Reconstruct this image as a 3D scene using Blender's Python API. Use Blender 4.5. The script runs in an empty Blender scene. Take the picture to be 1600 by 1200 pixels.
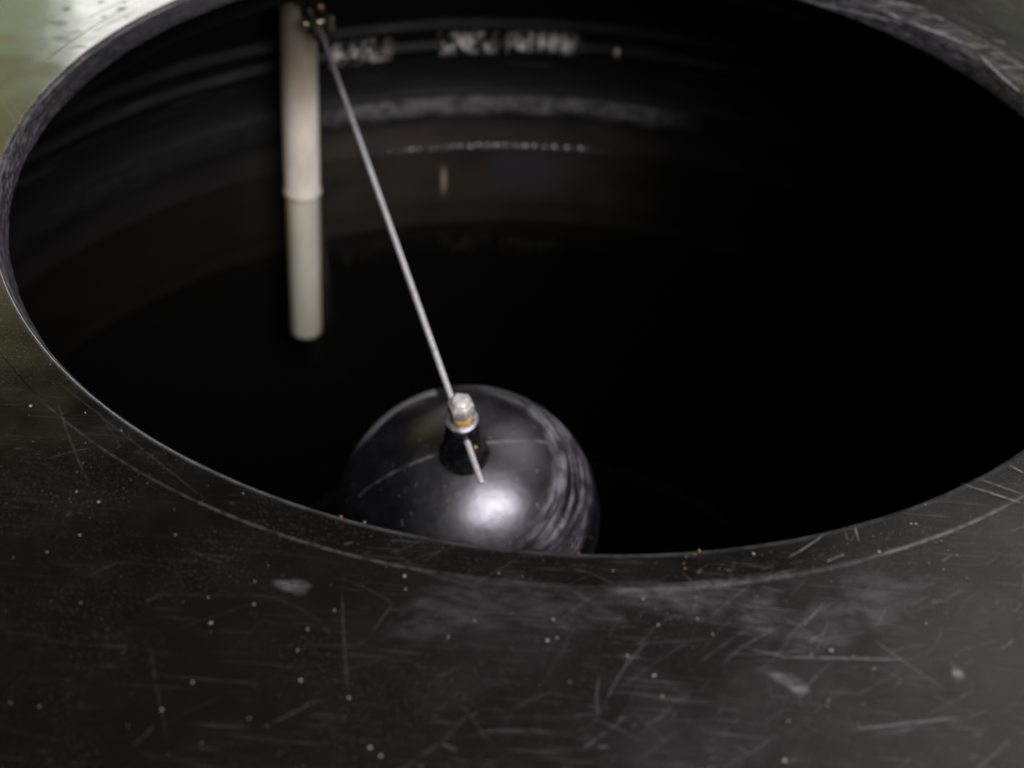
import bpy, bmesh, math, random
import numpy as np
from mathutils import Vector, Matrix
random.seed(7)
R = math.radians
scene = bpy.context.scene
COL = scene.collection

# ------------------------------------------------------------------ camera
CAMPOS = Vector((0.0, -0.4708, 0.27137))
FWD = Vector((-0.02651213, 0.75921452, -0.65030025))
RGT = Vector((0.99676985, 0.06941064, 0.04039837))
UPV = Vector((-0.07580879, 0.64712864, 0.75860237))
cam = bpy.data.cameras.new('camera')
co = bpy.data.objects.new('camera', cam)
COL.objects.link(co)
M = Matrix.Identity(4)
for i in range(3):
    M[i][0], M[i][1], M[i][2], M[i][3] = RGT[i], UPV[i], -FWD[i], CAMPOS[i]
co.matrix_world = M
cam.sensor_width = 36.0
cam.lens = 45.0
cam.clip_start = 0.01
cam.clip_end = 50
cam.dof.use_dof = True
cam.dof.focus_distance = 0.44
cam.dof.aperture_fstop = 8.5
scene.camera = co

# ------------------------------------------------------------------ view / world / lamps
scene.view_settings.view_transform = 'Standard'
scene.view_settings.look = 'None'
scene.view_settings.exposure = 0.0
scene.view_settings.gamma = 1.0
scene.view_settings.use_curve_mapping = False
scene.render.engine = 'CYCLES'

def azel(az, el):
    a, e = R(az), R(el)
    return (math.sin(a)*math.cos(e), math.cos(a)*math.cos(e), math.sin(e))

world = bpy.data.worlds.new('World')
scene.world = world
world.use_nodes = True
wt = world.node_tree
wt.nodes.clear()
w_out = wt.nodes.new('ShaderNodeOutputWorld')
w_bg = wt.nodes.new('ShaderNodeBackground')
w_tc = wt.nodes.new('ShaderNodeTexCoord')
wt.links.new(w_bg.outputs[0], w_out.inputs[0])
w_bg.inputs['Strength'].default_value = 1.0
w_last = None
def blob(az, el, inner, outer, color):
    """a soft patch of the dim surroundings (foliage, pale ceiling) seen in the gloss"""
    global w_last
    d = wt.nodes.new('ShaderNodeVectorMath'); d.operation = 'DOT_PRODUCT'
    wt.links.new(w_tc.outputs['Generated'], d.inputs[0]); d.inputs[1].default_value = azel(az, el)
    m = wt.nodes.new('ShaderNodeMapRange'); m.interpolation_type = 'SMOOTHERSTEP'
    wt.links.new(d.outputs['Value'], m.inputs['Value'])
    m.inputs['From Min'].default_value = math.cos(R(outer)); m.inputs['From Max'].default_value = math.cos(R(inner))
    s = wt.nodes.new('ShaderNodeVectorMath'); s.operation = 'SCALE'
    s.inputs[0].default_value = color; wt.links.new(m.outputs[0], s.inputs['Scale'])
    if w_last is None:
        w_last = s.outputs[0]
    else:
        a = wt.nodes.new('ShaderNodeVectorMath'); a.operation = 'ADD'
        wt.links.new(w_last, a.inputs[0]); wt.links.new(s.outputs[0], a.inputs[1]); w_last = a.outputs[0]
blob(0, 90, 20, 178, (0.013, 0.0115, 0.011))
blob(-38, 22, 9, 20.5, (1.08, 1.0, 0.46))        # olive greenery on the left
blob(-24, 22, 2, 6, (0.30, 0.65, 0.60))         # teal fringe by the bright opening
blob(46, 46, 9, 22, (1.0, 0.93, 0.92))
          # pale ceiling on the right
blob(32, 16, 6, 20, (0.34, 0.36, 0.26))
wt.links.new(w_last, w_bg.inputs['Color'])

def area(name, az, el, dist, sx, sy, radiance, color, shape='RECTANGLE', target=(0, 0, -0.05)):
    l = bpy.data.lights.new(name, 'AREA')
    l.shape = shape; l.size = sx; l.size_y = sy
    A = sx*sy if shape == 'RECTANGLE' else math.pi*sx*sy/4
    l.energy = radiance*math.pi*A
    l.color = color
    o = bpy.data.objects.new(name, l); COL.objects.link(o)
    t = Vector(target); p = t + Vector(azel(az, el))*dist
    o.location = p
    o.rotation_euler = (t-p).to_track_quat('-Z', 'Y').to_euler()
    return o
area('lamp', 146, 40.3, 8.0, 6.0, 6.4, 12.2, (0.99, 0.97, 1.0), 'ELLIPSE')
area('window_light', -14.3, 21, 2.0, 0.66, 0.62, 6.5, (1.0, 0.985, 0.95), target=(-0.2, 0.1, 0))

# ------------------------------------------------------------------ node helper
class NT:
    def __init__(s, name):
        s.mat = bpy.data.materials.new(name); s.mat.use_nodes = True
        s.t = s.mat.node_tree; s.t.nodes.clear()
        s.out = s.t.nodes.new('ShaderNodeOutputMaterial')
        s.tc = s.t.nodes.new('ShaderNodeTexCoord'); s.P = s.tc.outputs['Object']
    def n(s, typ, **k):
        x = s.t.nodes.new(typ)
        for a, b in k.items(): setattr(x, a, b)
        return x
    def put(s, sock, v):
        if isinstance(v, bpy.types.NodeSocket): s.t.links.new(v, sock)
        else: sock.default_value = v
    def m(s, op, a, b=None, c=None, clamp=False):
        x = s.n('ShaderNodeMath', operation=op, use_clamp=clamp); s.put(x.inputs[0], a)
        if b is not None: s.put(x.inputs[1], b)
        if c is not None: s.put(x.inputs[2], c)
        return x.outputs[0]
    def v(s, op, a, b=None, scale=None):
        x = s.n('ShaderNodeVectorMath', operation=op); s.put(x.inputs[0], a)
        if b is not None: s.put(x.inputs[1], b)
        if scale is not None: s.put(x.inputs['Scale'], scale)
        return x.outputs['Value'] if op in ('DOT_PRODUCT', 'LENGTH', 'DISTANCE') else x.outputs[0]
    def step(s, v, lo, hi, a=0.0, b=1.0, smooth=True):
        x = s.n('ShaderNodeMapRange'); x.interpolation_type = 'SMOOTHSTEP' if smooth else 'LINEAR'
        s.put(x.inputs['Value'], v); s.put(x.inputs['From Min'], lo); s.put(x.inputs['From Max'], hi)
        s.put(x.inputs['To Min'], a); s.put(x.inputs['To Max'], b)
        return x.outputs[0]
    def noise(s, vec, scale, detail=3.0, rough=0.55, color=False):
        x = s.n('ShaderNodeTexNoise'); s.put(x.inputs['Vector'], vec)
        x.inputs['Scale'].default_value = scale; x.inputs['Detail'].default_value = detail
        x.inputs['Roughness'].default_value = rough
        return x.outputs['Color'] if color else x.outputs['Fac']
    def mapping(s, vec, loc=(0, 0, 0), rot=(0, 0, 0), sc=(1, 1, 1)):
        x = s.n('ShaderNodeMapping'); s.put(x.inputs['Vector'], vec)
        x.inputs['Location'].default_value = loc; x.inputs['Rotation'].default_value = rot; x.inputs['Scale'].default_value = sc
        return x.outputs[0]
    def mix(s, f, a, b):
        x = s.n('ShaderNodeMix', data_type='RGBA'); s.put(x.inputs[0], f)
        s.put(x.inputs[6], a if isinstance(a, bpy.types.NodeSocket) else (*a, 1)); s.put(x.inputs[7], b if isinstance(b, bpy.types.NodeSocket) else (*b, 1))
        return x.outputs[2]
    def bump(s, h, strength, dist):
        x = s.n('ShaderNodeBump'); s.put(x.inputs['Height'], h); x.inputs['Strength'].default_value = strength
        x.inputs['Distance'].default_value = dist
        return x.outputs[0]
    def bsdf(s, color, rough, metal=0.0, spec=0.5, normal=None, **k):
        b = s.n('ShaderNodeBsdfPrincipled')
        s.put(b.inputs['Base Color'], color if isinstance(color, bpy.types.NodeSocket) else (*color, 1))
        s.put(b.inputs['Roughness'], rough); s.put(b.inputs['Metallic'], metal)
        s.put(b.inputs['Specular IOR Level'], spec)
        if normal is not None: s.put(b.inputs['Normal'], normal)
        for a, q in k.items(): s.put(b.inputs[a], q)
        s.t.links.new(b.outputs[0], s.out.inputs[0])
        return b
    def xyz(s, vec=None):
        x = s.n('ShaderNodeSeparateXYZ'); s.put(x.inputs[0], vec if vec is not None else s.P)
        return x.outputs
    def streaks(s, rot, along, across, seed, lo, hi):
        """fine parallel rub marks running in one direction"""
        q = s.mapping(s.P, loc=(seed, seed*1.7, 0), rot=(0, 0, rot), sc=(along, across, 1))
        return s.step(s.noise(q, 1.0, 2.0, 0.6), lo, hi)

# scratches on the lid: x0, y0, x1, y1, half width, strength (metres)
SCR = [
(0.0663,-0.2565,0.1037,-0.2538,0.00042,0.35),(0.0813,-0.2778,0.1121,-0.2708,0.00048,0.30),(0.0451,-0.2611,0.0612,-0.2464,0.00051,0.30),
(-0.0023,-0.2797,0.0087,-0.2728,0.00049,0.20),(0.0142,-0.2911,0.0299,-0.2765,0.00056,0.22),(0.0298,-0.2914,0.0394,-0.2813,0.00055,0.20),
(-0.0510,-0.2461,-0.0436,-0.2799,0.00030,0.34),(-0.0982,-0.2673,-0.0849,-0.2970,0.00026,0.16),(-0.1522,-0.1798,-0.1309,-0.2143,0.00039,0.25),
(0.0712,-0.2221,0.0843,-0.2103,0.00028,0.40),(0.1277,-0.1850,0.1458,-0.1920,0.00039,0.55),(0.1325,-0.1820,0.1467,-0.1881,0.00029,0.35),
(0.1448,-0.1750,0.1489,-0.1785,0.00030,0.60),(0.0931,-0.2069,0.0935,-0.2131,0.00028,0.50),(0.0898,-0.2075,0.0903,-0.2130,0.00019,0.30),
(-0.2467,0.0215,-0.2253,-0.0095,0.00041,0.50),(-0.2404,0.0049,-0.2254,-0.0149,0.00054,0.50),(-0.2339,0.0480,-0.2267,0.0741,0.00044,0.30),
(0.1547,0.1698,0.1804,0.1631,0.00098,0.80),(0.1584,0.1550,0.1632,0.1490,0.00081,0.90),(0.1803,0.1570,0.1858,0.1503,0.00065,0.70),
(0.1659,0.1479,0.1973,0.1192,0.00079,0.80),(0.1884,0.1404,0.1973,0.1346,0.00063,0.50),(0.2050,0.1323,0.2116,0.1283,0.00063,0.60),
(0.1953,0.1155,0.2077,0.0740,0.00090,0.60),(0.1163,0.1636,0.1667,0.1429,0.00113,0.35),(0.2054,0.1170,0.2141,0.1016,0.00076,0.50),
(0.0813,-0.2358,0.0732,-0.2466,0.00035,0.25),(0.0355,-0.2348,0.0624,-0.2297,0.00036,0.40),(0.0370,-0.2460,0.0645,-0.2475,0.00078,0.20),
(0.0053,-0.2357,0.0283,-0.2512,0.00061,0.15),(0.1162,-0.2181,0.1204,-0.2147,0.00027,0.40),(-0.0339,-0.2363,-0.0120,-0.2421,0.00026,0.30),
(0.0555,-0.2538,0.0697,-0.2566,0.00034,0.20),(-0.1583,-0.1681,-0.0940,-0.2181,0.00029,0.20),(0.0266,-0.2567,0.0488,-0.2524,0.00042,0.25),
(0.0830,-0.2216,0.0889,-0.2181,0.00036,0.60),(-0.1395,-0.1814,-0.1266,-0.1974,0.00039,0.12),(-0.1079,-0.2532,-0.0617,-0.2495,0.00043,0.10)]

def lid_material(name, ring):
    s = NT(name)
    # fine rubbing in several directions
    x, y, z = s.xyz()
    zone = s.step(s.m('ADD', s.m('MULTIPLY', x, 1.0), s.m('MULTIPLY', y, -0.35)), -0.03, 0.17, 0.05, 1.0)
    patch = s.step(s.noise(s.P, 26, 4, 0.6), 0.40, 0.72)
    st1 = s.m('MULTIPLY', s.streaks(0.85, 30, 900, 3.1, 0.56, 0.74), s.step(s.noise(s.P, 45, 2), .45, .62))
    st2 = s.m('MULTIPLY', s.streaks(0.25, 45, 1100, 8.7, 0.58, 0.76), s.step(s.noise(s.mapping(s.P, loc=(3, 1, 0)), 50, 2), .45, .62))
    st3 = s.m('MULTIPLY', s.streaks(-0.8, 40, 1000, 5.3, 0.58, 0.78), s.step(s.noise(s.mapping(s.P, loc=(7, 2, 0)), 60, 2), .47, .62))
    fine = s.m('MULTIPLY', s.m('ADD', s.m('ADD', st1, st2), s.m('MULTIPLY', st3, 0.7)), s.step(zone, 0, 1, 0.25, 1.0, False))
    haze = s.m('MULTIPLY', zone, s.m('ADD', 0.45, s.m('MULTIPLY', patch, 0.75)))
    speck = s.noise(s.P, 1500, 2, 0.6)
    speck = s.m('MULTIPLY', s.step(speck, 0.60, 0.74), s.step(s.noise(s.P, 30, 4), 0.36, 0.62))
    if ring: haze = s.m('MULTIPLY', haze, 0.35)
    scr = s.m('MAXIMUM', s.m('MULTIPLY', fine, 0.18), s.m('MULTIPLY', speck, 0.26))
    if ring: r = s.v('LENGTH', s.v('MULTIPLY', s.P, (1, 1, 0)))
    base = s.mix(haze, (0.0046, 0.0040, 0.0033), (0.0215, 0.0202, 0.0200))
    if ring:
        # the machined ring is worn along its inner edge and scored on the far right
        scuff = s.m('MULTIPLY', s.step(s.noise(s.mapping(s.P, rot=(0, 0, 0.75), sc=(60, 420, 60)), 1.0, 3, 0.7), 0.42, 0.68),
                    s.step(s.m('ADD', x, y), 0.20, 0.30, 0.0, 0.5))
        scr = s.m('MAXIMUM', scr, scuff)
        edge = s.m('MULTIPLY', s.step(r, 0.2258, 0.2277, 1.0, 0.0), s.step(s.noise(s.P, 120, 4, 0.7), 0.35, 0.65, 0.25, 0.8))
        scr = s.m('MAXIMUM', scr, s.m('MULTIPLY', edge, 0.35))
    col = s.mix(scr, base, (0.25, 0.245, 0.25))
    rough = s.m('ADD', s.step(s.noise(s.P, 70, 4), 0.3, 0.7, 0.10, 0.19), s.m('MULTIPLY', scr, 0.5))
    rough = s.m('ADD', rough, s.m('MULTIPLY', haze, 0.10))
    h = s.m('ADD', s.m('MULTIPLY', s.noise(s.P, 14, 2), 1.0), s.m('MULTIPLY', s.noise(s.P, 600, 2), 0.010))
    s.bsdf(col, rough, spec=0.5, normal=s.bump(h, 0.5, 0.0020))
    return s.mat

def mark_material():
    # scratches, scuffs, stains and a painted reflection: thin strips of the lid's own surface
    s = NT('wear_and_reflection_marks')
    at = s.n('ShaderNodeAttribute'); at.attribute_name = 'mark'
    ch = s.xyz(at.outputs['Color'])
    brk = s.step(s.noise(s.P, 330, 3, 0.7), 0.34, 0.60, 0.25, 1.0)
    blot = s.step(s.noise(s.mapping(s.P, rot=(0, 0, 0.7), sc=(0.5, 1.3, 1)), 230, 7, 0.72), 0.33, 0.78)
    k = s.m('ADD', s.m('MULTIPLY', brk, s.m('SUBTRACT', 1.0, ch[2])), s.m('MULTIPLY', blot, ch[2]))
    k = s.m('ADD', s.m('MULTIPLY', k, ch[1]), s.m('SUBTRACT', 1.0, ch[1]))
    al = s.m('MULTIPLY', ch[0], k, clamp=True)
    col = s.mix(ch[1], (0.006, 0.006, 0.006), (0.33, 0.32, 0.335))
    b = s.bsdf(col, 0.6, spec=0.2)
    tr = s.n('ShaderNodeBsdfTransparent'); mx = s.n('ShaderNodeMixShader')
    s.put(mx.inputs[0], al); s.t.links.new(tr.outputs[0], mx.inputs[1]); s.t.links.new(b.outputs[0], mx.inputs[2])
    s.t.links.new(mx.outputs[0], s.out.inputs[0])
    return s.mat

def edge_material():
    s = NT('sawn_plastic_edge')
    x, y, z = s.xyz()
    ang = s.m('ARCTAN2', y, x)
    c = s.n('ShaderNodeCombineXYZ')
    s.put(c.inputs[0], s.m('MULTIPLY', ang, 9.0)); s.put(c.inputs[1], s.m('MULTIPLY', z, 260.0))
    n1 = s.noise(c.outputs[0], 2.2, 5, 0.7)
    c2 = s.n('ShaderNodeCombineXYZ')
    s.put(c2.inputs[0], s.m('ADD', s.m('MULTIPLY', ang, 90.0), s.m('MULTIPLY', z, 900.0))); s.put(c2.inputs[1], s.m('MULTIPLY', z, 500.0))
    n2 = s.noise(c2.outputs[0], 1.0, 4, 0.7)
    wear = s.m('MULTIPLY', s.step(n1, 0.34, 0.66), s.step(n2, 0.35, 0.70))
    # worn paler where hands and lid rub: the left side
    side = s.m('MAXIMUM', s.step(y, -0.06, 0.06, 1.0, 0.06), s.step(x, 0.05, 0.14))
    f = s.m('MULTIPLY', wear, s.m('ADD', s.m('MULTIPLY', side, 0.85), 0.1))
    col = s.mix(f, (0.0085, 0.0080, 0.0085), (0.19, 0.178, 0.205))
    line = s.m('MULTIPLY', s.step(s.m('ABSOLUTE', s.m('ADD', z, 0.0012)), 0.0, 0.0009, 1.0, 0.0), s.step(n1, 0.30, 0.60, 0.15, 0.8))
    col = s.mix(s.m('MULTIPLY', line, 0.7), col, (0.20, 0.20, 0.21))
    s.bsdf(col, 0.5, spec=0.4, normal=s.bump(n2, 0.5, 0.0006))
    return s.mat

def wall_material():
    s = NT('tank_wall_plastic')
    x, y, z = s.xyz()
    az = s.m('ARCTAN2', x, y)                     # 0 straight across
    def cyl(ka, kz, off=0.0):
        c = s.n('ShaderNodeCombineXYZ')
        s.put(c.inputs[0], s.m('ADD', s.m('MULTIPLY', az, ka), off)); s.put(c.inputs[1], s.m('MULTIPLY', z, kz))
        return c.outputs[0]
    def band(v, a0, a1, b0, b1):
        return s.m('MULTIPLY', s.step(v, a0, a1), s.step(v, b0, b1, 1.0, 0.0))
    nl = s.noise(cyl(4, 20), 2.0, 3)
    # limescale blotches on the upper rib
    zA = s.m('ADD', z, s.m('MULTIPLY', s.m('MULTIPLY', az, az), 0.012))
    bA = band(zA, -0.1275, -0.1235, -0.113, -0.106)
    dA = s.m('MAXIMUM', s.m('MAXIMUM', band(az, R(-28), R(-27), R(-22.5), R(-20)), s.m('MULTIPLY', band(az, R(-15.5), R(-14.5), R(-1), R(1.5)), s.step(s.m('ABSOLUTE', s.m('ADD', az, R(8.0))), R(0.3), R(0.9)))), s.m('MULTIPLY', band(az, R(4.8), R(5), R(5.3), R(5.6)), s.step(z, -0.119, -0.117, 1.0, 0.0)))
    nA = s.step(s.noise(cyl(46, 90), 1.0, 3, 0.7), 0.44, 0.60)
    A = s.m('MULTIPLY', s.m('MULTIPLY', bA, dA), nA)
    # pale tide mark
    nB = s.noise(cyl(13, 60, 4.0), 1.0, 4, 0.65)
    low = s.m('ADD', -0.176, s.m('MULTIPLY', s.m('SUBTRACT', nB, 0.5), 0.02))
    bB = s.m('MULTIPLY', s.step(z, low, s.m('ADD', low, 0.009)), s.step(z, -0.160, -0.156, 1.0, 0.0))
    B = s.m('MULTIPLY', s.m('MULTIPLY', bB, s.step(s.noise(cyl(30, 120), 1.0, 4, 0.7), 0.33, 0.65, 0.25, 1.0)), s.m('MULTIPLY', s.step(az, R(-34), R(-22), 0.06, 1.0), s.step(az, R(7), R(17), 1.0, 0.0)))
    # brown band at and below the waterline, fading to both sides
    C = s.m('MULTIPLY', band(z, -0.292, -0.225, -0.186, -0.168), s.m('MULTIPLY', s.step(s.noise(cyl(8, 30, 9.0), 1.0, 4), 0.25, 0.65, 0.55, 1.0), s.m('MULTIPLY', s.step(az, R(-42), R(-24), 0.12, 1.0), s.step(az, R(2), R(15), 1.0, 0.1))))
    # thin streaks along the ribs
    D = s.m('MULTIPLY', s.step(s.noise(cyl(6, 420, 2.0), 1.0, 3, 0.6), 0.56, 0.74), band(z, -0.15, -0.135, -0.10, -0.095))
    col = s.mix(C, (0.0026, 0.0024, 0.0024), (0.021, 0.017, 0.0145))
    col = s.mix(s.m('MULTIPLY', D, 0.22), col, (0.10, 0.095, 0.09))
    col = s.mix(s.m('MULTIPLY', B, 0.75), col, (0.115, 0.111, 0.11))
    col = s.mix(s.m('MULTIPLY', A, 0.85), col, (0.40, 0.37, 0.325))
    # painted highlights: thin meniscus line at the waterline, one warm glint below it
    E_ = s.m('MULTIPLY', s.m('MULTIPLY', band(z, -0.2018, -0.2002, -0.1992, -0.1972), band(az, R(-26), R(-13), R(-2), R(9))), s.step(s.noise(cyl(80, 200, 1.0), 1.0, 2, 0.7), 0.42, 0.62))
    col = s.mix(s.m('MULTIPLY', E_, 0.55), col, (0.30, 0.29, 0.34))
    F_ = s.m('MULTIPLY', band(az, R(-14.85), R(-14.5), R(-14.4), R(-14.0)), band(z, -0.243, -0.228, -0.224, -0.212))
    col = s.mix(s.m('MULTIPLY', F_, 0.65), col, (0.36, 0.29, 0.20))
    G_ = s.m('MULTIPLY', band(z, -0.250, -0.220, -0.212, -0.2), band(az, R(-11), R(-6), R(-3), R(5)))
    col = s.mix(s.m('MULTIPLY', G_, 0.55), col, (0.030, 0.030, 0.040))
    rough = s.step(z, -0.30, -0.20, 0.9, 0.55)
    s.bsdf(col, rough, spec=s.step(z, -0.28, -0.19, 0.02, 0.12), normal=s.bump(nl, 0.3, 0.004))
    return s.mat

def ball_material():
    s = NT('float_ball_plastic')
    x, y, z = s.xyz()                              # local z runs through the boss
    n = s.v('NORMALIZE', s.P)
    nx, ny, nz = s.xyz(n)
    wob = s.m('MULTIPLY', s.m('SUBTRACT', s.noise(n, 2.0, 2), 0.5), 0.07)
    zz = s.m('ADD', nz, wob)
    def bandz(a, b, e):
        return s.m('MULTIPLY', s.step(zz, a-e, a+e), s.step(zz, b-e, b+e, 1.0, 0.0))
    th = s.m('ARCTAN2', ny, nx)
    c = s.n('ShaderNodeCombineXYZ'); s.put(c.inputs[0], s.m('MULTIPLY', th, 1.7)); s.put(c.inputs[1], s.m('MULTIPLY', zz, 30.0))
    fil = s.noise(c.outputs[0], 1.0, 4, 0.65)
    right = s.step(nx, 0.15, 0.6)
    back = s.step(ny, 0.2, 0.6)
    tide = s.m('MULTIPLY', bandz(0.36, 0.76, 0.05), s.m('MULTIPLY', s.step(fil, 0.36, 0.70), s.step(s.noise(n, 7, 3, 0.6), 0.34, 0.62, 0.2, 1.0)))
    tide = s.m('MULTIPLY', tide, s.m('ADD', s.m('MULTIPLY', right, 0.9), s.m('MULTIPLY', s.m('MULTIPLY', back, s.step(nx, -0.05, 0.2)), 0.55), clamp=True))
    tv = s.m('MULTIPLY_ADD', nx, -0.23, nz)
    topl = s.m('MULTIPLY', s.m('MULTIPLY', s.step(tv, 0.764, 0.782, 1.0, 0.0), s.step(ny, 0.42, 0.56)), s.step(nx, -0.10, -0.08, 1.0, 0.0))
    seam = s.m('MULTIPLY', s.step(s.m('ABSOLUTE', s.m('ADD', s.m('MULTIPLY_ADD', nx, -0.05, s.m('ADD', ny, -0.04)), s.m('MULTIPLY', wob, 0.25))), 0.004, 0.016, 1.0, 0.0),
               s.step(s.noise(n, 11, 3, 0.7), 0.40, 0.60, 0.12, 0.8))
    seam = s.m('MULTIPLY', seam, s.step(s.m('ABSOLUTE', nx), 0.72, 0.86, 1.0, 0.0))
    cloud = s.step(s.noise(n, 4.5, 5, 0.65), 0.36, 0.70)
    spk = s.m('MULTIPLY', s.step(s.noise(n, 26, 1), 0.70, 0.78), 0.7)
    dust = s.m('MAXIMUM', s.m('MAXIMUM', s.m('MULTIPLY', tide, 0.95), s.m('MULTIPLY', topl, 1.0)), s.m('MAXIMUM', s.m('MULTIPLY', seam, 0.42), s.m('MULTIPLY', spk, 0.5)))
    col = s.mix(s.m('MULTIPLY', cloud, s.step(nx, -0.5, 0.5, 0.25, 1.0)), (0.0026, 0.0024, 0.0031), (0.0115, 0.0105, 0.0145))
    col = s.mix(dust, col, (0.36, 0.345, 0.385))
    rough = s.m('ADD', s.m('ADD', 0.34, s.m('MULTIPLY', cloud, 0.09)), s.m('MULTIPLY', dust, 0.4))
    h = s.m('ADD', s.m('MULTIPLY', s.noise(n, 5, 3), 1.0), s.m('MULTIPLY', seam, 0.10))
    s.bsdf(col, rough, spec=0.95, IOR=1.86, **{'Specular Tint': (0.93, 0.91, 1.0, 1)}, normal=s.bump(h, 0.25, 0.0012))
    return s.mat

def boss_material():
    s = NT('boss_plastic')
    nn = s.noise(s.P, 300, 3)
    s.bsdf(s.mix(s.step(nn, .5, .75), (0.008, 0.0075, 0.0085), (0.03, 0.03, 0.032)), s.step(nn, .3, .7, .22, .4), normal=s.bump(nn, .3, .0004))
    return s.mat

def metal_material(name, a, b, rough, metal, scale=500, bumpd=0.0003):
    s = NT(name)
    nn = s.noise(s.P, scale, 4, 0.65)
    s.bsdf(s.mix(s.step(nn, .38, .66), a, b), s.step(nn, .3, .7, rough, rough+.2), metal=metal, normal=s.bump(nn, .5, bumpd))
    return s.mat

def pipe_material(name, a, b, stain, top_shade=0.0):
    s = NT(name)
    x, y, z = s.xyz()
    n1 = s.noise(s.mapping(s.P, sc=(1, 1, 0.35)), 70, 4, 0.6)
    col = s.mix(s.step(n1, 0.35, 0.7), a, b)
    st = s.m('MULTIPLY', s.step(x, -0.004, -0.011, 0.0, 1.0), s.step(s.noise(s.mapping(s.P, loc=(2, 3, 1), sc=(1, 1, 0.3)), 50, 3), 0.35, 0.6, 0.3, 1.0))
    col = s.mix(s.m('MULTIPLY', st, stain), col, (0.42, 0.34, 0.13))
    if top_shade:  # brown shade towards the pipe top, painted into the colour
        gz = s.m('MULTIPLY', s.step(z, top_shade, top_shade+0.055), s.step(s.noise(s.mapping(s.P, sc=(1, 1, 0.4)), 60, 4), 0.25, 0.6, 0.55, 1.0))
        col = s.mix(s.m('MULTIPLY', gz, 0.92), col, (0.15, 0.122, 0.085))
    s.bsdf(col, s.step(n1, .3, .7, .35, .55), spec=0.4, normal=s.bump(n1, .2, .0005))
    return s.mat

def water_material():
    s = NT('still_water')
    rip = s.bump(s.noise(s.P, 16, 2), 0.12, 0.002)
    geo = s.n('ShaderNodeNewGeometry')
    cs = s.m('ABSOLUTE', s.v('DOT_PRODUCT', geo.outputs['Incoming'], geo.outputs['Normal']))
    fr = s.m('MULTIPLY_ADD', s.m('POWER', s.m('SUBTRACT', 1.0, cs), 5.0), 0.98, 0.02)
    g = s.n('ShaderNodeBsdfGlossy'); g.inputs['Roughness'].default_value = 0.02; s.put(g.inputs['Normal'], rip)
    tr = s.n('ShaderNodeBsdfTransparent'); tr.inputs[0].default_value = (0.90, 0.888, 0.855, 1)
    mx = s.n('ShaderNodeMixShader'); s.put(mx.inputs[0], fr)
    s.t.links.new(tr.outputs[0], mx.inputs[1]); s.t.links.new(g.outputs[0], mx.inputs[2])
    s.t.links.new(mx.outputs[0], s.out.inputs[0])
    return s.mat

MAT_DECK = lid_material('scratched_black_lid', False)
MAT_RING = lid_material('scratched_black_ring', True)
MAT_MARK = mark_material()
MAT_EDGE = edge_material()
MAT_WALL = wall_material()
MAT_BALL = ball_material()
MAT_BOSS = boss_material()
def rod_material():
    s = NT('dull_steel_rod')
    x, y, z = s.xyz()                              # z runs from the hinge to the ball
    nn = s.noise(s.P, 500, 4, 0.65)
    col = s.mix(s.step(nn, .38, .66), (0.62, 0.60, 0.61), (0.78, 0.76, 0.77))
    # shade nearest the hinge painted dark into the colour, breaking up along the rod
    tz = s.m('ADD', z, s.m('MULTIPLY', s.m('SUBTRACT', s.noise(s.P, 45, 4, 0.65), 0.5), 0.11))
    col = s.mix(s.step(tz, 0.03, 0.17, 0.9, 0.0), col, (0.075, 0.07, 0.068))
    spots = s.m('MULTIPLY', s.step(s.noise(s.P, 150, 3, 0.6), 0.57, 0.68), 0.5)
    col = s.mix(spots, col, (0.24, 0.21, 0.18))
    s.bsdf(col, s.step(nn, .3, .7, 0.40, 0.60), metal=0.35, normal=s.bump(nn, .5, 0.0003))
    return s.mat
MAT_ROD = rod_material()
MAT_NUT = metal_material('corroded_nut', (0.68, 0.66, 0.62), (0.38, 0.36, 0.33), 0.35, 0.3, 420, 0.0008)
MAT_WASHER = metal_material('grey_washer_steel', (0.20, 0.20, 0.22), (0.50, 0.49, 0.50), 0.32, 0.75, 380)
MAT_ORANGE = metal_material('orange_rubber', (0.85, 0.33, 0.03), (0.75, 0.50, 0.10), 0.45, 0.0, 600)
MAT_BRASS = metal_material('old_brass', (0.55, 0.42, 0.16), (0.16, 0.12, 0.06), 0.30, 0.9, 260)
MAT_PIN = metal_material('polished_brass', (0.55, 0.48, 0.27), (0.42, 0.38, 0.26), 0.2, 0.9, 260)
MAT_DARKBRASS = metal_material('tarnished_brass', (0.045, 0.038, 0.022), (0.02, 0.018, 0.012), 0.45, 0.5, 200)
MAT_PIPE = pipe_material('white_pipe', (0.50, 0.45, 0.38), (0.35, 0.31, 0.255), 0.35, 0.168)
MAT_PIPE2 = pipe_material('greenish_white_pipe', (0.47, 0.455, 0.40), (0.37, 0.355, 0.31), 0.9)
MAT_WATER = water_material()
MAT_DROP = metal_material('wet_bead', (0.75, 0.75, 0.82), (0.70, 0.70, 0.78), 0.08, 0.0)
MAT_DUST = metal_material('pale_grit', (0.30, 0.295, 0.28), (0.20, 0.195, 0.185), 0.7, 0.0, 900)
MAT_GRIT = metal_material('ochre_grit', (0.34, 0.23, 0.07), (0.28, 0.16, 0.07), 0.7, 0.0, 900)

# ------------------------------------------------------------------ mesh helpers
def link(name, bm, mats, parent=None, smooth=True, loc=None):
    me = bpy.data.meshes.new(name)
    bmesh.ops.recalc_face_normals(bm, faces=bm.faces)
    bm.to_mesh(me); bm.free()
    for m in (mats if isinstance(mats, (list, tuple)) else [mats]): me.materials.append(m)
    if smooth:
        for p in me.polygons: p.use_smooth = True
    o = bpy.data.objects.new(name, me); COL.objects.link(o)
    if parent: o.parent = parent
    if loc is not None: o.location = loc
    return o

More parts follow.
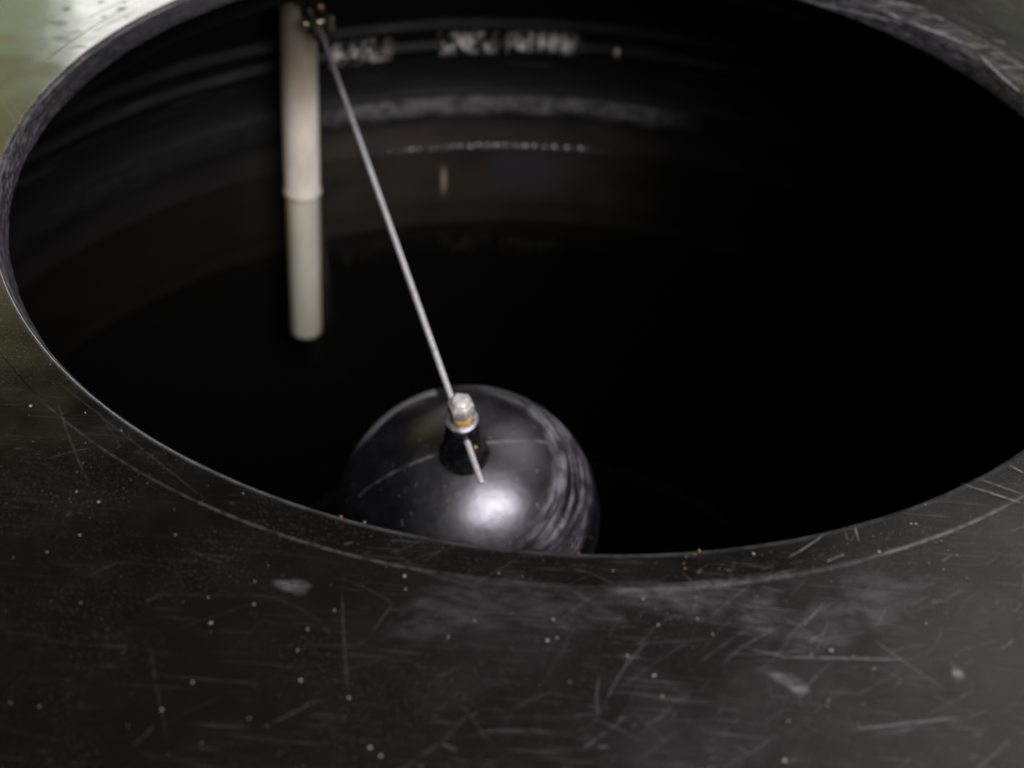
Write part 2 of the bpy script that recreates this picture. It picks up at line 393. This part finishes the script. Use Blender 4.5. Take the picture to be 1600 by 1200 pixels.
def empty(name, loc=(0, 0, 0)):
    o = bpy.data.objects.new(name, None); COL.objects.link(o); o.location = loc
    o.empty_display_size = 0.05
    return o

def tag(o, label, cat, group=None, kind=None):
    o['label'] = label; o['category'] = cat
    if group: o['group'] = group
    if kind: o['kind'] = kind
    return o

def lathe_into(bm, prof, seg=64, mat=Matrix.Identity(4), closed=False):
    """prof = list of (r, z); r == 0 becomes a pole"""
    rings = []
    for (r, z) in prof:
        if r <= 1e-9: rings.append([bm.verts.new(mat @ Vector((0, 0, z)))])
        else: rings.append([bm.verts.new(mat @ Vector((r*math.cos(2*math.pi*i/seg), r*math.sin(2*math.pi*i/seg), z))) for i in range(seg)])
    pairs = list(zip(rings[:-1], rings[1:]))
    if closed: pairs.append((rings[-1], rings[0]))
    for a, b in pairs:
        for i in range(seg):
            j = (i+1) % seg
            if len(a) == 1 and len(b) == 1: continue
            if len(a) == 1: bm.faces.new((a[0], b[j], b[i]))
            elif len(b) == 1: bm.faces.new((a[i], a[j], b[0]))
            else: bm.faces.new((a[i], a[j], b[j], b[i]))

def lathe(name, prof, mats, parent=None, seg=64, mat=Matrix.Identity(4), closed=False):
    bm = bmesh.new(); lathe_into(bm, prof, seg, mat, closed)
    return link(name, bm, mats, parent)

def frame(origin, axis, xhint=(1, 0, 0)):
    z = Vector(axis).normalized(); x = Vector(xhint); x = (x - z*x.dot(z)).normalized(); y = z.cross(x)
    m = Matrix.Identity(4)
    for i in range(3): m[i][0], m[i][1], m[i][2], m[i][3] = x[i], y[i], z[i], origin[i]
    return m

def rounded(r, z0, z1, b, n=4, cap0=True, cap1=True):
    """profile of a rod with rounded ends"""
    p = [(0, z0)] if cap0 else []
    for i in range(n+1):
        a = math.pi/2*i/n; p.append((r-b+b*math.sin(a), z0+b-b*math.cos(a)))
    for i in range(n+1):
        a = math.pi/2*i/n; p.append((r-b+b*math.cos(a), z1-b+b*math.sin(a)))
    if cap1: p.append((0, z1))
    return p

# ------------------------------------------------------------------ the tank
ZW = -0.200                                        # water level
tank = tag(empty('water_tank', (0, 0, -0.62)), 'black plastic water tank with a round open manhole in its scratched glossy lid', 'tank')
def up(o):                                          # keep world coordinates under the tank's base empty
    o.location = Vector(o.location) - Vector((0, 0, -0.62)); return o

# lid: flat glossy sheet round the ring, rolling over into the outer wall
prof = [(0.2386, 0.0), (0.2393, 0.0), (0.2410, 0.0)]
for r in np.linspace(0.245, 0.372, 14): prof.append((float(r), -0.02*max(0.0, (r-0.33)/0.05)**2))
z0 = prof[-1][1]
for i in range(1, 7):
    a = math.pi/2*i/6; prof.append((0.372+0.022*math.sin(a), z0-0.022+0.022*math.cos(a)))
prof += [(0.394, -0.12), (0.394, -0.62)]
bm = bmesh.new(); lathe_into(bm, prof, 256)
bmesh.ops.recalc_face_normals(bm, faces=bm.faces)
CLR = bm.loops.layers.float_color.new('mark')
NMARK = 0
def strip(pts, hw, st, tone=1.0, blot=0.0):
    """a strip of wear or painted reflection along pts, full in the middle and fading to both sides and ends"""
    global NMARK
    NMARK += 1
    z = 0.0006 + 0.0000012*NMARK
    n = len(pts); rows = []
    for i, p in enumerate(pts):
        a = Vector(pts[max(0, i-1)]); b = Vector(pts[min(n-1, i+1)])
        d = (b-a).normalized(); q = Vector((-d.y, d.x)); e = min(1.0, 2.2*math.sin(math.pi*i/(n-1)))
        w = hw*(0.45+0.55*e)
        rows.append([(bm.verts.new((p[0]+q.x*w*k, p[1]+q.y*w*k, z)), st*e*(1-abs(k))) for k in (-1, 0, 1)])
    for r0, r1 in zip(rows[:-1], rows[1:]):
        for k in (0, 1):
            quad = (r0[k], r0[k+1], r1[k+1], r1[k])
            f = bm.faces.new([v for v, _ in quad]); f.material_index = 1; f.normal_update()
            if f.normal.z < 0: f.normal_flip()
            al = {v: q_ for v, q_ in quad}
            for l in f.loops: l[CLR] = (al[l.vert], tone, blot, 1.0)
def spot(cx, cy, rx, ry, rot, st, tone, blot, rnd):
    global NMARK
    NMARK += 1
    z = 0.0006 + 0.0000012*NMARK; rings = []
    ph = [rnd.uniform(0, 6.28) for _ in range(3)]
    for fr in (0.0, 0.45, 0.8, 1.0):
        ring = []
        for i in range(28):
            t = 2*math.pi*i/28; g = fr*(1+0.16*math.sin(2*t+ph[0])+0.13*math.sin(3*t+ph[1])+0.08*math.sin(5*t+ph[2]))
            x, y = rx*g*math.cos(t), ry*g*math.sin(t)
            ring.append(bm.verts.new((cx+x*math.cos(rot)-y*math.sin(rot), cy+x*math.sin(rot)+y*math.cos(rot), z)))
        rings.append(ring)
    lev = (st, st*0.9, st*0.45, 0.0)
    for k in range(3):
        for i in range(28):
            j = (i+1) % 28
            vs = (rings[k][i], rings[k+1][i], rings[k+1][j], rings[k][j])
            f = bm.faces.new(vs); f.material_index = 1; f.normal_update()
            if f.normal.z < 0: f.normal_flip()
            for l in f.loops: l[CLR] = (lev[k] if l.vert in (vs[0], vs[3]) else lev[k+1], tone, blot, 1.0)
rs = random.Random(11)
def bent(x0, y0, x1, y1, bow, n=9, jit=0.0):
    d = Vector((x1-x0, y1-y0)); q = Vector((-d.y, d.x))
    return [(x0+d.x*t+q.x*bow*math.sin(math.pi*t)+rs.gauss(0, jit), y0+d.y*t+q.y*bow*math.sin(math.pi*t)+rs.gauss(0, jit)) for t in [i/(n-1) for i in range(n)]]
for (x0, y0, x1, y1, w_, st) in SCR:
    strip(bent(x0, y0, x1, y1, rs.uniform(-.02, .02), 13, w_*0.12), w_*1.4, min(1.0, st*(1.1 if x0 > 0.05 else 0.3)))
# seam of the ring, worn bright in places
for (a0, a1, w_, st) in ((-133, -112, .0005, .22), (-116, -96, .0006, .34), (-100, -84, .0007, .16), (-86, -74, .0008, .42), (-76, -66, .0007, .30), (-67, -54, .0007, .75), (-58, -44, .0006, .4), (18, 55, .0010, .5), (-80, -71, .0016, .22)):
    rr = 0.2388+rs.uniform(-.0004, .0006)
    strip([(rr*math.cos(R(a0+(a1-a0)*i/24)), rr*math.sin(R(a0+(a1-a0)*i/24))) for i in range(25)], w_*1.2, st*0.55)
# fine random scuffing, thicker towards the right where things were dragged across
cnt = 0
while cnt < 2600:
    x, y = rs.uniform(-0.20, 0.27), rs.uniform(-0.31, 0.21)
    rr = math.hypot(x, y)
    if rr < 0.232 or rr > 0.33: continue
    wgt = min(1.0, max(0.16, (x+0.09)/0.15)) if y < 0 else (1.0 if x > 0.1 else 0.1)
    if rs.random() > wgt: continue
    ln = 0.002+0.026*rs.random()**2.6
    th = rs.choice([0.75, 0.75, 0.55, 0.2, -0.1, -0.6, 1.2]) + rs.gauss(0, 0.22)
    if y > 0: th = rs.choice([-0.9, -0.75, -1.1]) + rs.gauss(0, 0.2)
    x1, y1 = x+ln*math.cos(th), y+ln*math.sin(th)
    if math.hypot(x1, y1) < 0.2275: continue
    strip(bent(x, y, x1, y1, rs.gauss(0, .05), 7), 0.00012+0.00032*rs.random()**3, (0.06+0.29*rs.random()**3)*(0.5+0.5*wgt))
    cnt += 1
# rubbed, smeared and stained patches
for (cx, cy, rx, ry, rot, st) in ((.0679, -.2669, .0052, .0030, -.5, 1.0), (-.0636, -.2486, .0050, .0032, 0, .45), (.1119, -.2595, .0020, .0032, .3, .9),
        (.043, -.242, .020, .008, .05, .19), (.006, -.247, .022, .009, -.1, .11), (.078, -.248, .012, .010, .6, .20), (.030, -.2405, .014, .004, .1, .17), (.062, -.246, .010, .006, .9, .24), (.095, -.236, .016, .010, .3, .18), (-.02, -.252, .02, .01, .2, .12)):
    spot(cx, cy, rx, ry, rot, st, 1.0, 1.0, rs)
for (cx, cy, r_, st) in ((-.2462, .105, .0026, .8), (-.2205, .1092, .0034, .8), (-.2261, .0988, .0021, .7), (-.2378, .0737, .0052, .45), (-.2276, .0659, .0042, .4), (-.2150, .0995, .0013, .7)):
    spot(cx, cy, r_, r_*.8, .4, st, 0.0, 0.0, rs)
strip(bent(-.2275, .079, -.2118, .1084, .02, 13), .0009, .7, 0.0)  # window bar's reflection, painted as a dark strip
me = bpy.data.meshes.new('lid'); bm.to_mesh(me); bm.free()
me.materials.append(MAT_DECK); me.materials.append(MAT_MARK)
for p in me.polygons: p.use_smooth = True
lid = bpy.data.objects.new('lid', me); COL.objects.link(lid); lid.parent = tank
up(lid)
# ring: a turned flange round the manhole
prof = [(0.23858, 0.0), (0.2382, 0.0001), (0.2375, 0.0001), (0.2360, 0.0001), (0.2300, 0.0001), (0.2270, 0.0001), (0.2264, 0.0001), (0.2260, 0.0), (0.2258, -0.0002)]
up(lathe('manhole_ring', prof, MAT_RING, tank, seg=256))
bm = bmesh.new()
prof = [(0.2258, -0.0002), (0.2253, -0.0006), (0.2249, -0.0014), (0.2232, -0.0060), (0.2222, -0.0092), (0.2222, -0.0102), (0.2236, -0.0110), (0.2300, -0.0110)]
lathe_into(bm, prof, 256)
for v in bm.verts:
    r_ = math.hypot(v.co.x, v.co.y)
    if r_ < 0.2256:
        a_ = math.atan2(v.co.y, v.co.x)
        d_ = 0.00022*math.sin(7*a_+1.0)*math.sin(3*a_) + 0.00012*math.sin(41*a_) + 0.00008*math.sin(97*a_+2)
        k_ = min(1.0, (0.2256-r_)/0.0008)
        v.co.x *= 1+d_*k_/r_; v.co.y *= 1+d_*k_/r_; v.co.z += 0.6*d_*k_
up(link('manhole_edge', bm, MAT_EDGE, tank))
# inside: underside of the lid, invented collar to shade the pipe, ribbed wall, floor
prof = [(0.2300, -0.0112), (0.2345, -0.0120), (0.2350, -0.0255), (0.2360, -0.0270), (0.2385, -0.0270), (0.2395, -0.0140), (0.300, -0.018), (0.326, -0.032), (0.337, -0.055), (0.340, -0.085), (0.341, -0.098)]
def rib(zc, h, d, base):
    return [(base - d*math.exp(-((z-zc)/(h*0.5))**2), z) for z in np.linspace(zc+h*1.2, zc-h*1.2, 9)]
prof += rib(-0.1065, 0.006, 0.0035, 0.342) + rib(-0.1215, 0.006, 0.0035, 0.343)
prof += [(0.3440, -0.136), (0.3440, -0.152), (0.3425, -0.1545), (0.3415, -0.158), (0.3420, -0.166), (0.3440, -0.176), (0.3450, -0.186), (0.3450, -0.235)]
prof += rib(-0.262, 0.010, 0.003, 0.345) + [(0.345, -0.30), (0.345, -0.58), (0.33, -0.60), (0, -0.60)]
up(lathe('inner_wall', [(float(a), float(b)) for a, b in prof], MAT_WALL, tank, seg=192))

# water surface, meniscus up the wall
prof = [(0, ZW)] + [(r, ZW) for r in (0.05, 0.1, 0.15, 0.2, 0.25, 0.3, 0.335)] + [(0.341, ZW+0.0002), (0.3435, ZW+0.0010), (0.3448, ZW+0.0024)]
w = lathe('water', prof, MAT_WATER, seg=128)
w['kind'] = 'structure'
if w.data.polygons[0].normal.z < 0: w.data.flip_normals()

# ------------------------------------------------------------------ float valve
AX = Vector((-0.0200, -0.3000, 0.9530)).normalized()
BC = Vector((-0.03328, -0.03473, -0.1895)); RB = 0.0645
HG = Vector((-0.1533, 0.2467, -0.070))
valve = tag(empty('float_valve', HG), 'black ball float on a long thin steel rod hinged high on the far tank wall', 'float valve')
def loc(o, m=None):
    o.parent = valve
    if m is not None: o.matrix_local = Matrix.Translation(-HG) @ m
    return o

FB = frame(BC, AX, (1, 0.30, 0))
bm = bmesh.new()
bmesh.ops.create_uvsphere(bm, u_segments=96, v_segments=64, radius=RB)
for v in bm.verts:                                  # moulding lip along the joint of the two halves
    yy = v.co.y/RB - 0.04 - 0.05*v.co.x/RB
    v.co *= 1.0 + 0.0035*math.exp(-(yy/0.018)**2)
ball = loc(link('ball_float', bm, MAT_BALL), FB)
H = 0.0285
prof = [(0.0122, RB*0.975), (0.0103, RB+0.0002), (0.0092, RB+0.0018), (0.0088, RB+0.006), (0.0086, RB+0.014), (0.0078, RB+0.018), (0.0072, RB+H-0.002), (0.0068, RB+H-0.0005), (0.0062, RB+H), (0.0, RB+H)]
boss = lathe('boss', prof, MAT_BOSS, seg=48)
boss.parent = ball
# washer, orange gasket, nut stacked on the boss
T = RB+H
def stack(name, prof, mat, seg=40):
    return loc(lathe(name, prof, mat, seg=seg), FB)
stack('washer', [(0.0, T+0.0002), (0.0068, T+0.0002), (0.0073, T+0.0006), (0.0073, T+0.0012), (0.0068, T+0.0016), (0.0, T+0.0016)], MAT_WASHER)
stack('gasket', [(0.0, T+0.0017), (0.0042, T+0.0017), (0.0047, T+0.0024), (0.0047, T+0.0060), (0.0042, T+0.0066), (0.0, T+0.0066)], MAT_ORANGE)
bm = bmesh.new()
N0 = T+0.0067
lathe_into(bm, [(0.0, N0), (0.0050, N0), (0.0056, N0+0.0008), (0.0056, N0+0.0064), (0.0051, N0+0.0078), (0.0040, N0+0.0083), (0.0037, N0+0.0092), (0.0028, N0+0.0098), (0.0, N0+0.0099)], 48)
for v in bm.verts:                                  # hexagon sides, corners softened
    r = math.hypot(v.co.x, v.co.y)
    if r > 0.004:
        a = math.atan2(v.co.y, v.co.x) + 0.3; k = math.cos(((a % (math.pi/3)) - math.pi/6))
        kk = min(1.06, 0.90/k + 0.0)
        v.co.x *= kk; v.co.y *= kk
loc(link('nut', bm, MAT_NUT), FB)
# rod through the boss
Q = BC + AX*(RB+0.0208)
D = (Q-HG).normalized()
L = (Q-HG).length + 0.0312
FR = frame(HG, D)
loc(lathe('rod', rounded(0.00135, 0.004, L, 0.0005, 3), MAT_ROD, seg=20), FR)
# set screw on the boss by the rod
SC = frame(BC + AX*(RB+0.0135) + Vector((0.0058, -0.0058, 0.0)), Vector((0.7, -0.7, 0.05)))
loc(lathe('set_screw', [(0, 0.0014), (0.0010, 0.0014), (0.0013, 0.0010), (0.0013, -0.002)], MAT_BRASS, seg=16), SC)
# hinge fork, pin and valve body high on the far wall
out = Vector((HG.x, HG.y, 0)).normalized(); side = Vector((out.y, -out.x, 0))
bm = bmesh.new()
for s_ in (-1, 1):
    m = frame(HG + side*s_*0.0045 + out*0.004, out, (0, 0, 1))
    bmesh.ops.create_cube(bm, size=1.0, matrix=m @ Matrix.Diagonal((0.012, 0.003, 0.034, 1)))
bmesh.ops.bevel(bm, geom=list(bm.edges), offset=0.0007, segments=2, affect='EDGES')
loc(link('fork', bm, MAT_DARKBRASS), Matrix.Translation((0, 0, 0)))
loc(lathe('hinge_pin', [(0, -0.0098), (0.0022, -0.0096), (0.0029, -0.0085), (0.0029, -0.0078), (0.0012, -0.0072), (0.0012, 0.0072), (0.0029, 0.0078), (0.0029, 0.0085), (0.0022, 0.0096), (0, 0.0098)], MAT_PIN, seg=24), frame(HG + Vector((0, 0, 0.001)), side))
body = loc(lathe('valve_body', [(0, 0.012), (0.009, 0.012), (0.011, 0.014), (0.011, 0.034), (0.015, 0.036), (0.015, 0.046), (0.011, 0.048), (0.011, 0.110)], MAT_DARKBRASS, seg=32), frame(HG + Vector((0, 0, 0.014)), out))
loc(lathe('plunger', rounded(0.0022, -0.008, 0.014, 0.0008, 3), MAT_BRASS, seg=16), frame(HG + Vector((0, 0, 0.013)), out))

# ------------------------------------------------------------------ pipe
PT = Vector((-0.1689, 0.2664, -0.0486)); PW = Vector((-0.1747, 0.2625, -0.2000)); PB = Vector((-0.1791, 0.2596, -0.3190))
ax = (PT-PB).normalized(); PB0 = PB
pipe = tag(empty('pipe', PB0), 'white plastic pipe hanging down the far side into the water, stepped to a thinner end', 'pipe')
FP = frame(Vector((0, 0, 0)), ax)
lw = (PW-PB0).length; lt = (PT-PB0).length+0.02
def ppart(name, prof, mat):
    o = lathe(name, prof, mat, seg=48); o.parent = pipe; o.matrix_local = FP; return o
ppart('lower_tube', rounded(0.01125, 0.0, lw+0.004, 0.0035, 5), MAT_PIPE2)
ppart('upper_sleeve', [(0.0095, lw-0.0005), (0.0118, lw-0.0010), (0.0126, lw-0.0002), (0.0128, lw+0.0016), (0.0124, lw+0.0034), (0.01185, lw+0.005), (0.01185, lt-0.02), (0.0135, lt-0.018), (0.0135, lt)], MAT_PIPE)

# ------------------------------------------------------------------ beads of water along the waterline
import itertools
bead_az = [-18.4, -13.4, -12.5, -11.3, -10.4, -9.1, -8.2, -7.1, -5.9, -4.7, -3.6, -2.2, -1.2, 0.3, 2.0]
proto = None
for i, a in enumerate(bead_az):
    sc = random.uniform(0.5, 1.1)
    p = Vector((math.sin(R(a))*0.3432, math.cos(R(a))*0.3432, ZW+0.0022+random.uniform(-0.0006, 0.0008)))
    if proto is None:
        bm = bmesh.new(); bmesh.ops.create_icosphere(bm, subdivisions=2, radius=0.0011)
        o = proto = link('water_bead', bm, MAT_DROP)
    else:
        o = proto.copy(); COL.objects.link(o)
    o.location = p; o.scale = (sc, sc, sc*random.uniform(0.7, 0.95))
    tag(o, 'tiny glinting water bead in the row along the waterline on the far wall', 'water bead', 'water beads along the waterline')

# ------------------------------------------------------------------ grit lying on the lid
def grit(name, n, mat, fn, seed):
    rnd = random.Random(seed); bm = bmesh.new()
    for _ in range(n):
        x, y, r = fn(rnd)
        m = Matrix.Translation((x, y, 0.0004+r*0.35)) @ Matrix.Rotation(rnd.uniform(0, 6.28), 4, 'Z') @ Matrix.Diagonal((r*rnd.uniform(0.8, 1.7), r, r*rnd.uniform(0.4, 0.8), 1))
        g = bmesh.ops.create_icosphere(bm, subdivisions=1, radius=1.0, matrix=m)
        for v in g['verts']: v.co += Vector((rnd.uniform(-1, 1), rnd.uniform(-1, 1), 0))*r*0.35
    return link(name, bm, mat, smooth=False)
def scatter(rnd):
    while True:
        x, y = rnd.uniform(-0.2, 0.2), rnd.uniform(-0.31, -0.1)
        if math.hypot(x, y) > 0.2275: break
    return x, y, 0.00009 + 0.00026*rnd.random()**4
known = [(330, 975, 3.4), (465, 1018, 3), (253, 1110, 3.4), (125, 838, 3.2), (155, 786, 3), (1298, 1018, 3.6), (1004, 938, 3), (634, 922, 2.6), (632, 902, 3), (1225, 1190, 5), (48, 636, 3.5),
         (1373, 864, 3.5), (1430, 820, 3.2), (1423, 820, 3), (1177, 867, 3.4), (1333, 1027, 2.6), (1474, 891, 2.6), (1446, 976, 3), (1028, 978, 3), (570, 818, 3), (1445, 790, 2.2), (1022, 1057, 3.6), (980, 1026, 3),
         (1034, 1090, 3), (545, 1092, 3.6), (578, 1170, 4), (595, 1183, 4), (470, 1065, 3.6), (1365, 1046, 2.5), (120, 770, 2), (326, 935, 2.4), (275, 837, 2.4), (1230, 1128, 3.5), (700, 997, 3), (870, 998, 3), (855, 1002, 3.5), (1510, 905, 2)]
def unproj(px, py):
    d = FWD + RGT*((px-800)/2000) - UPV*((py-600)/2000)
    t = -CAMPOS.z/d.z; p = CAMPOS + d*t
    return p.x, p.y, 2.0*t/4000
it = iter(known)
def listed(rnd):
    px, py, r = next(it); x, y, k = unproj(px, py); return x, y, r*k*0.60
tag(grit('dust', 260, MAT_DUST, scatter, 3), 'fine pale dust specks scattered over the near part of the black lid', 'dust', kind='stuff')
tag(grit('grit', len(known), MAT_DUST, listed, 5), 'larger pale grit crumbs lying on the black lid near the manhole', 'grit', kind='stuff')
it2 = iter([(1092, 862, 3), (1085, 868, 2.4), (1072, 872, 2.2), (1068, 882, 2), (904, 866, 2.6), (1445, 790, 2.5), (533, 809, 2.5), (130, 93, 3), (1070, 890, 2.4)])
def listed2(rnd):
    px, py, r = next(it2); x, y, k = unproj(px, py); return x, y, r*k*0.60
tag(grit('ochre_grit', 9, MAT_GRIT, listed2, 6), 'few ochre sand grains by the front edge of the manhole', 'grit', kind='stuff')
